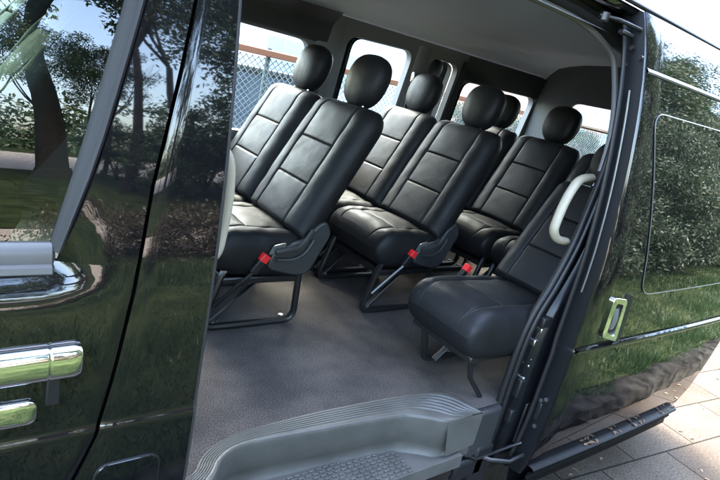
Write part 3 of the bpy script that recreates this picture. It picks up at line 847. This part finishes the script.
for i, (k, x, y, lab) in enumerate(SEATS):
    s = proto if i == 0 else make_seat(lab, 'passenger seats in the cabin', W=.38, dx=.17, rec=30, single=True) if k == 'single' else copytree(proto)
    s.scale = (1, 1, .91) if k == 'single' else (1, 1, 1)
    s.location = (x, y, FZ+.001); s['label'] = lab; seat_objs.append(s)
# front cabin seats
for i, (y, lab) in enumerate(((.42, 'dark front passenger seat seen through the tinted front door window'), (1.30, 'dark driver seat beyond the front passenger seat'))):
    s = copytree(proto); s.name = 'cab_seat'; s.location = (-.345, y, .862); s['label'] = lab; s['group'] = 'seats in the driving cabin'
    for ch in s.children:
        if ch.name.startswith(('backrest', 'headrest')):
            pv = Vector((.36, 0, .40)); rot = Matrix.Translation(pv) @ Matrix.Rotation(R(8), 4, 'Y') @ Matrix.Translation(-pv)
            ch.matrix_local = rot

# ------------------------------------------------------------------ ground
def flat(name, x0, x1, y0, y1, z, m):
    return tag(MB().add([(x0,y0,z),(x1,y0,z),(x1,y1,z),(x0,y1,z)], [(0,1,2,3)]).build(name, m, smooth=False), kind='structure')
flat('ground', -400, 400, -400, 400, -.012, M['road'])
flat('pavement', -8, 26, -.53, 3.6, 0, M['paving'])
mb = MB(); rows = []
for i, x in enumerate(frange(-8, 26, 420)):
    j = lambda: random.uniform(-.022, .022)
    u = .018*math.sin(x*2.3)+.012*math.sin(x*7.1+1)+.010*math.sin(x*17+2); k = .02*math.sin(x*1.7+.6)+.012*math.sin(x*9.3)
    rows.append([(x, -.43+j()*.6, -.01), (x, -.435+u+j(), .05+j()), (x, -.46+u+j(), .115+k+j()*.5), (x, -.58+j(), .13+k*.5+j()*.5), (x, -.70, .10)])
mb.grid(rows); tag(mb.build('kerb', M['kerb'], sharp=30), kind='structure')
def gz(y): d = -y-.65; return .115+(.05*d if d < 3.2 else .16+.03*(d-3.2))
mb = MB(); rows = []
for y in [-.64,-.8,-1,-1.4,-1.9,-2.4,-3,-3.6]:
    rows.append([(x, y, gz(y)+random.uniform(-.012,.012)) for x in frange(-8, 26, 110)])
mb.grid(rows); tag(mb.build('terrain', M['soil']), kind='structure')
mb = MB(); mb.grid([[(x, y, gz(y)) for x in frange(-8, 26, 20)] for y in (-3.6,-4.2,-4.9)]); tag(mb.build('path', M['path']), kind='structure')
mb = MB(); mb.grid([[(x, y, gz(y)+random.uniform(-.03,.03)) for x in frange(-20, 40, 60)] for y in (-4.9,-6,-8,-12,-14.5)]); tag(mb.build('park_ground', M['soil']), kind='structure')
mb = MB(); mb.grid([[(x, y, gz(y)) for x in frange(-40, 60, 20)] for y in (-14.5,-20,-30)]); tag(mb.build('road', M['path']), kind='structure')
mb = MB(); mb.grid([[(x, y, gz(y)) for x in frange(-60, 80, 20)] for y in (-30,-45,-90)]); tag(mb.build('park_ground', M['soil']), kind='structure')
# grass blades
def npmesh(name, V, faces_per, m, parent=None, kindtag=None):
    nf = len(V)//faces_per
    me = bpy.data.meshes.new(name)
    me.vertices.add(len(V)); me.vertices.foreach_set('co', V.astype(np.float32).ravel())
    me.loops.add(len(V)); me.loops.foreach_set('vertex_index', np.arange(len(V), dtype=np.int32))
    me.polygons.add(nf); me.polygons.foreach_set('loop_start', np.arange(0, len(V), faces_per, dtype=np.int32))
    me.update(calc_edges=True); me.validate()
    me.materials.append(m)
    o = bpy.data.objects.new(name, me); COL.objects.link(o)
    if parent: o.parent = parent
    return o
n = 90000
gx = rng.uniform(-3, 9, n); gy = -.60-.05*np.sin(gx*3.7)-.04*np.sin(gx*11)-3.05*rng.random(n)**1.35
gzv = .115+.05*(-gy-.65)
hgt = rng.uniform(.02, .055, n)*(1+.9*(np.sin(gx*3.1+gy*2.3)*np.sin(gy*4.7-gx*1.3) > .35))
an = rng.uniform(0, 2*np.pi, n); wd = rng.uniform(.0025, .005, n); ln = rng.uniform(-.04, .04, (n, 2))
V = np.zeros((n, 3, 3))
V[:,0] = np.c_[gx-np.cos(an)*wd, gy-np.sin(an)*wd, gzv-.01]; V[:,1] = np.c_[gx+np.cos(an)*wd, gy+np.sin(an)*wd, gzv-.01]
V[:,2] = np.c_[gx+ln[:,0], gy+ln[:,1], gzv+hgt]
tag(npmesh('grass', V.reshape(-1, 3), 3, M['grass']), kind='stuff')

# ------------------------------------------------------------------ vegetation behind the camera (seen in the paint)
def leafcloud(centers, rad, nleaf, size, flatten=.8):
    c = centers[rng.integers(0, len(centers), nleaf)]
    d = rng.normal(0, 1, (nleaf, 3)); d /= np.linalg.norm(d, axis=1)[:, None]
    p = c+d*(rad*rng.random((nleaf, 1))**.5)*np.array([1, 1, flatten])
    a = rng.normal(0, 1, (nleaf, 3)); a /= np.linalg.norm(a, axis=1)[:, None]
    b = np.cross(a, rng.normal(0, 1, (nleaf, 3))); b /= np.linalg.norm(b, axis=1)[:, None]
    s = size*rng.uniform(.6, 1.3, (nleaf, 1))
    V = np.stack([p-a*s, p+b*s*.42, p+a*s, p-b*s*.42], 1)
    return V.reshape(-1, 3)
def ellip(n, r, c, lo=.45):
    d = rng.normal(0, 1, (n, 3)); d /= np.linalg.norm(d, axis=1)[:, None]
    return d*np.array(r)*(lo+(1-lo)*rng.random((n, 1)))+np.array(c)
def branch_tree(label, group, H, r0, fork, crown_c, crown_r, nleaf, ncl, clr, leafsize, m, seed, lo=.35):
    random.seed(seed)
    t = thing('tree', label, 'tree', group=group)
    mb = MB()
    def limb(p, d, L, r, depth):
        pts = [p]; rs = [r]; q = p.copy(); dd = d.copy()
        for i in range(5):
            dd = (dd+Vector((random.uniform(-.12,.12), random.uniform(-.12,.12), .03))).normalized(); q = q+dd*L/5; pts.append(q.copy()); rs.append(r*(1-.09*(i+1)))
        mb.tube(pts, rs, 9 if depth == 0 else 6)
        if depth < 3:
            for k in range(fork if depth == 0 else 3):
                a = random.uniform(0, 6.28); sp = random.uniform(.35, .7)
                nd = (dd+Vector((math.cos(a)*sp, math.sin(a)*sp, random.uniform(.0,.25)))).normalized()
                s0 = pts[-1] if k < 2 else pts[random.randint(3, 5)]
                limb(s0.copy(), nd, L*random.uniform(.5,.72), rs[-1]*.68, depth+1)
    limb(Vector((0,0,-.15)), Vector((random.uniform(-.05,.05), random.uniform(-.05,.05), 1)), H*.42, r0, 0)
    mb.tube([(0,0,-.2),(0,0,.05),(0,0,.35)], [r0*1.6, r0*1.25, r0*.99], 10)
    mb.build('trunk', M['bark'], t)
    cc = ellip(ncl, crown_r, crown_c, lo)
    npmesh('crown', leafcloud(cc, clr, nleaf, leafsize), 4, m, t)
    return t
def place(src, spots):
    for i, (x, y, sc, rz, lab) in enumerate(spots):
        o = src if i == 0 else copytree(src)
        o.location = (x, y, gz(y) if y < -.6 else 0); o.scale = (sc, sc, sc*(1 if i % 2 else 1.08)); o.rotation_euler.z = rz
        if lab: o['label'] = lab
T1 = branch_tree('tall spreading tree with a thick dark trunk', 'trees across the path', 11, .34, 3, (0,0,8.2), (4.2,4.2,3.4), 26000, 130, .62, .075, M['leafA'], 3)
place(T1, [(1.85,-12.0,1,0,'thick-trunked tree reflected in the front door window'),(-4.6,-13.5,1.1,1.9,'thick-trunked tree across the path, left of the thick trunk in the window'),(7.6,-15,1.15,3.6,'thick-trunked tree far behind the slender forked tree'),(13.5,-9.0,1.0,5,'thick-trunked tree behind the far end of the hedge'),
    (-1.2,-8.2,.8,2.5,'thick-trunked tree whose crown hangs over the path left of the photographer'),(5.8,-5.4,.88,.8,'thick-trunked tree overhanging the first shrubs of the hedge'),(-5.4,-5.0,.9,4.4,'thick-trunked tree overhanging the verge ahead of the van')])
T2 = branch_tree('slender forked tree beside the path', 'slender trees beside the path', 9.5, .125, 3, (0,0,7.2), (2.2,2.2,2.2), 9000, 60, .5, .06, M['leafA'], 11)
place(T2, [(2.83,-10,1,.6,'slender forked tree reflected in the centre pillar'),(4.6,-12.4,1.15,2.4,'slender tree behind the evergreen bushes'),(-.9,-14.6,1.1,4,'slender tree left of the thick trunk'),(9.6,-10.2,1.1,1,'slender tree behind the hedge'),(2.35,-11.2,.46,1,'small low tree right of the thick trunk'),(1.9,-14,.62,3,'small tree right behind the thick trunk'),(.5,-9.6,.5,5,'small low tree left of the thick trunk'),(3.3,-14.2,.6,0,'small tree between the slender trunks')])
T3 = branch_tree('dense evergreen tree with foliage down to the ground', 'dense evergreen trees across the path', 8, .16, 3, (0,0,4.2), (2.1,2.1,4.0), 30000, 190, .5, .055, M['leafA'], 17, .2)
place(T3, [(4.6,-7.4,.95,0,'dense evergreen reflected beside the door opening'),(7.8,-8.6,1.1,2,'dense evergreen behind the hedge'),(11.6,-6.4,.9,4,'dense evergreen right behind the far hedge shrubs'),(6.4,-4.9,.85,1,'dense evergreen at the near end of the hedge'),(9.2,-5.2,.95,3,'dense evergreen in the middle of the hedge'),(14.5,-5.4,1.1,5,'dense evergreen towards the far end of the hedge'),(19,-6,1.2,2,'dense evergreen past the last hedge shrub')])
horizon_screen = npmesh('horizon_screen', leafcloud(np.c_[rng.uniform(-70,90,900), rng.uniform(-48,-38,900), rng.uniform(.5,7.5,900)*(.6+.4*rng.random(900))], 1.6, 60000, .30), 4, M['leafA']); tag(horizon_screen, kind='stuff')  # distant leaf band added to hide the horizon sky in the reflections
def shrub(label, group, r, nleaf, ncl, m, seed, leafsize=.042):
    random.seed(seed); t = thing('shrub', label, 'shrub', group=group)
    cc = ellip(ncl, r, (0,0,r[2]*.95), .5)
    npmesh('foliage', leafcloud(cc, .24, nleaf, leafsize), 4, m, t)
    mb = MB()
    for i in range(9):
        a = random.uniform(0, 6.28); mb.tube([(0,0,-.05),(math.cos(a)*r[0]*.3, math.sin(a)*r[1]*.3, r[2]*.7),(math.cos(a)*r[0]*.65, math.sin(a)*r[1]*.65, r[2]*1.5)], [.022,.015,.006], 5)
    mb.build('stem', M['bark'], t)
    return t
S1 = shrub('bushy green hedge shrub', 'hedge shrubs along the verge', (.95,.75,1.2), 24000, 110, M['leafB'], 5, .025)
hs = []
for i in range(13):
    hs.append((4.3+1.15*i+random.uniform(-.2,.2), -2.35+random.uniform(-.25,.25)-(.25 if i < 1 else 0), random.uniform(.85,1.15), random.uniform(0,6), 'bushy green shrub in the hedge mirrored by the sliding door'))
for i in range(9):
    hs.append((3.4+1.8*i, -3.9+random.uniform(-.3,.3), random.uniform(1.35,1.7), random.uniform(0,6), 'taller green shrub in the second row of the hedge'))
place(S1, hs)
S2 = shrub('low reddish brown shrub beyond the grass', 'low reddish shrubs along the path', (.5,.4,.36), 4500, 40, M['leafC'], 9, .022)
place(S2, [(.75+.55*i+random.uniform(-.1,.1), -3.15-.12*(i % 3), random.uniform(.8,1.15), random.uniform(0,6), None) for i in range(8)])
S3 = shrub('dark evergreen bush across the path', 'evergreen bushes across the path', (1.2,1.0,1.35), 12000, 80, M['leafA'], 15, .036)
place(S3, [(3.3,-8.9,.8,0,None),(4.6,-10.6,1.2,2,None),(3.4,-13.2,.8,4,None),(-1.6,-13,.9,1,None),(6.2,-9.6,1.4,3,None),(-3.6,-12,1.1,5,None)])

# ------------------------------------------------------------------ beyond the far windows
fence = thing('chain_link_fence', 'grey chain-link fence with an orange top rail beyond the far windows', 'fence', (6, 4.2, 0))
mb = MB(); S = .046; z0, z1 = .05, 1.62
def wirequad(a, b, r=.0046):
    d = (b-a).normalized(); s = d.cross(Vector((0,1,0))).normalized()*r; y = Vector((0,r,0))
    mb.add([a+s, a+y, a-s, a-y, b+s, b+y, b-s, b-y], [(0,1,5,4),(1,2,6,5),(2,3,7,6),(3,0,4,7)])
x = -6.0
while x < 10:
    wirequad(Vector((x,0,z0)), Vector((x+(z1-z0),0,z1))); wirequad(Vector((x,.004,z1)), Vector((x+(z1-z0),.004,z0))); x += S*1.414
mb.build('wire_mesh', M['wire'], fence, smooth=False)
for i in range(7):
    MB().tube([(-6+2.6*i, .05, 0), (-6+2.6*i, .05, 1.72)], .028, 10).build('fence_post', M['wire'], fence)
mb = MB(); mb.box((-6,-.03,1.635),(11.5,.03,1.70)); mb.build('top_rail', M['orange'], fence, bevel=.008)
flat('street', -30, 60, 4.6, 11, -.006, M['road'])
flat('pavement', -30, 60, 11, 14.5, .0, M['conc'])
def house(name, label, x, y, w, d, h, m, nx, nz):
    t = thing(name, label, 'building', (x, y, 0))
    MB().box((-w/2,0,0),(w/2,d,h)).build('wall', m, t, smooth=False)
    MB().prism([(-w/2-.3,-.3,h),(w/2+.3,-.3,h),(w/2+.3,-.3,h+.25),(-w/2-.3,-.3,h+.25)], (0,d+.6,0)).build('roof', M['roofmat'], t, smooth=False)
    for i in range(nx):
        for k in range(nz):
            xx = -w/2+w*(i+.5)/nx; zz = 1.0+2.9*k
            f = MB().box((xx-.75,-.04,zz),(xx+.75,.02,zz+1.35)).build('window', M['wall'], t, smooth=False)
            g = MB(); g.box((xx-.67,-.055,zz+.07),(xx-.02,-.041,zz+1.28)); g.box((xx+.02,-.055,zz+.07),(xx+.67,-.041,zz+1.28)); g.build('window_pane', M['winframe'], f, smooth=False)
    return t
house('apartment_building', 'pale rendered apartment building across the street', 9, 16, 15, 9, 6.2, M['wall'], 5, 2)
house('brick_house', 'low pinkish brick house seen through the rear window', 26, 13.5, 9, 7, 3.6, M['brick'], 3, 1)
# hedge strip and a sign across the street
S4 = copytree(S1); S4['label'] = 'rounded green shrub on the footway across the street'; S4['group'] = 'shrubs on the footway across the street'; S4.location = (13.5, 12.2, 0); S4.scale = (1.3,1.,.7)
for xx in (16.2, 18.8, 21.5):
    c = copytree(S4); c.location = (xx, 12.2, 0)
wl = thing('low_wall', 'low blue-grey block wall behind the chain-link fence', 'wall', (1.6, 5.4, 0))
MB().box((-3.6,0,0),(2.5,.2,1.42)).build('block_wall', M['bluewall'], wl, smooth=False)
MB().box((-3.65,-.03,1.42),(2.55,.23,1.48)).build('coping', M['gutter'], wl, smooth=False, bevel=.01)

# ------------------------------------------------------------------ fallen leaves
def leafmesh(sz):
    mb = MB()
    o = [(0,-1,0),(.30,-.55,.10),(.42,0,.16),(.28,.55,.10),(0,1,.02),(-.28,.55,.12),(-.42,0,.2),(-.30,-.55,.08)]
    v = [Vector(p)*sz for p in o]+[Vector((0,0,0))]
    return mb.add(v, [(i, (i+1) % 8, 8) for i in range(8)])
l1 = leafmesh(.022).build('fallen_leaf', M['dryleaf']); l2 = leafmesh(.024).build('fallen_leaf', M['dryleaf2'])
first = {0: l1, 1: l2}; used = set()
def leaf(x, y, z, kind, label, group, sc=1.):
    o = first[kind] if kind not in used else first[kind].copy()
    if kind in used: COL.objects.link(o)
    used.add(kind)
    o.location = (x, y, z); o.rotation_euler = (random.uniform(-.1,.1), random.uniform(-.1,.1), random.uniform(0,6.28)); o.scale = (sc,)*3
    tag(o, label, 'leaf', group)
random.seed(21)
for i in range(46):
    k = 1 if random.random() < .35 else 0
    leaf(random.uniform(2.4, 6.5), random.uniform(-.48,.35), .004, k, ('yellow' if k else 'brown')+' fallen leaf lying on the beige paving', ('yellow' if k else 'brown')+' leaves on the paving', random.uniform(.6,1.2))
for i in range(26):
    x = random.choice((2.25,2.5,2.7,2.95,3.08))+random.gauss(0,.05); x = min(3.11, x)
    leaf(x, DO+bow(x)-.002+random.uniform(0,.006), .354, 0, 'dry brown leaf caught on the sill ledge of the sliding door', 'leaves on the sill ledge', random.uniform(.35,.65))

# ------------------------------------------------------------------ light
w = bpy.data.worlds.new('World'); scene.world = w; w.use_nodes = True
nt = w.node_tree; bg = nt.nodes['Background']
sky = nt.nodes.new('ShaderNodeTexSky'); sky.sky_type = 'NISHITA'; sky.sun_disc = False
EL, AZ = 54, 12           # sun elevation, azimuth measured from +Y towards +X
sky.sun_elevation = R(EL); sky.sun_rotation = R(AZ); sky.air_density = 1.2; sky.dust_density = 4.5; sky.ozone_density = 1.0
nt.links.new(sky.outputs[0], bg.inputs[0]); bg.inputs[1].default_value = .15
sl = bpy.data.lights.new('sun', 'SUN'); sl.energy = .5; sl.angle = R(14); sl.color = (1, .95, .88)
so_ = bpy.data.objects.new('sun', sl); COL.objects.link(so_)
dv = Vector((math.sin(R(AZ))*math.cos(R(EL)), math.cos(R(AZ))*math.cos(R(EL)), math.sin(R(EL))))
so_.rotation_euler = dv.to_track_quat('Z', 'Y').to_euler(); so_.location = dv*30

vs = scene.view_settings; vs.view_transform = 'Standard'; vs.look = 'None'; vs.gamma = 1; vs.use_curve_mapping = False; vs.exposure = 4.85
scene.cycles.max_bounces = 10; scene.cycles.diffuse_bounces = 5; scene.cycles.glossy_bounces = 5; scene.cycles.transparent_max_bounces = 12
scene.cycles.use_denoising = True; scene.cycles.sample_clamp_indirect = 8
scene.cycles.caustics_reflective = False; scene.cycles.caustics_refractive = False
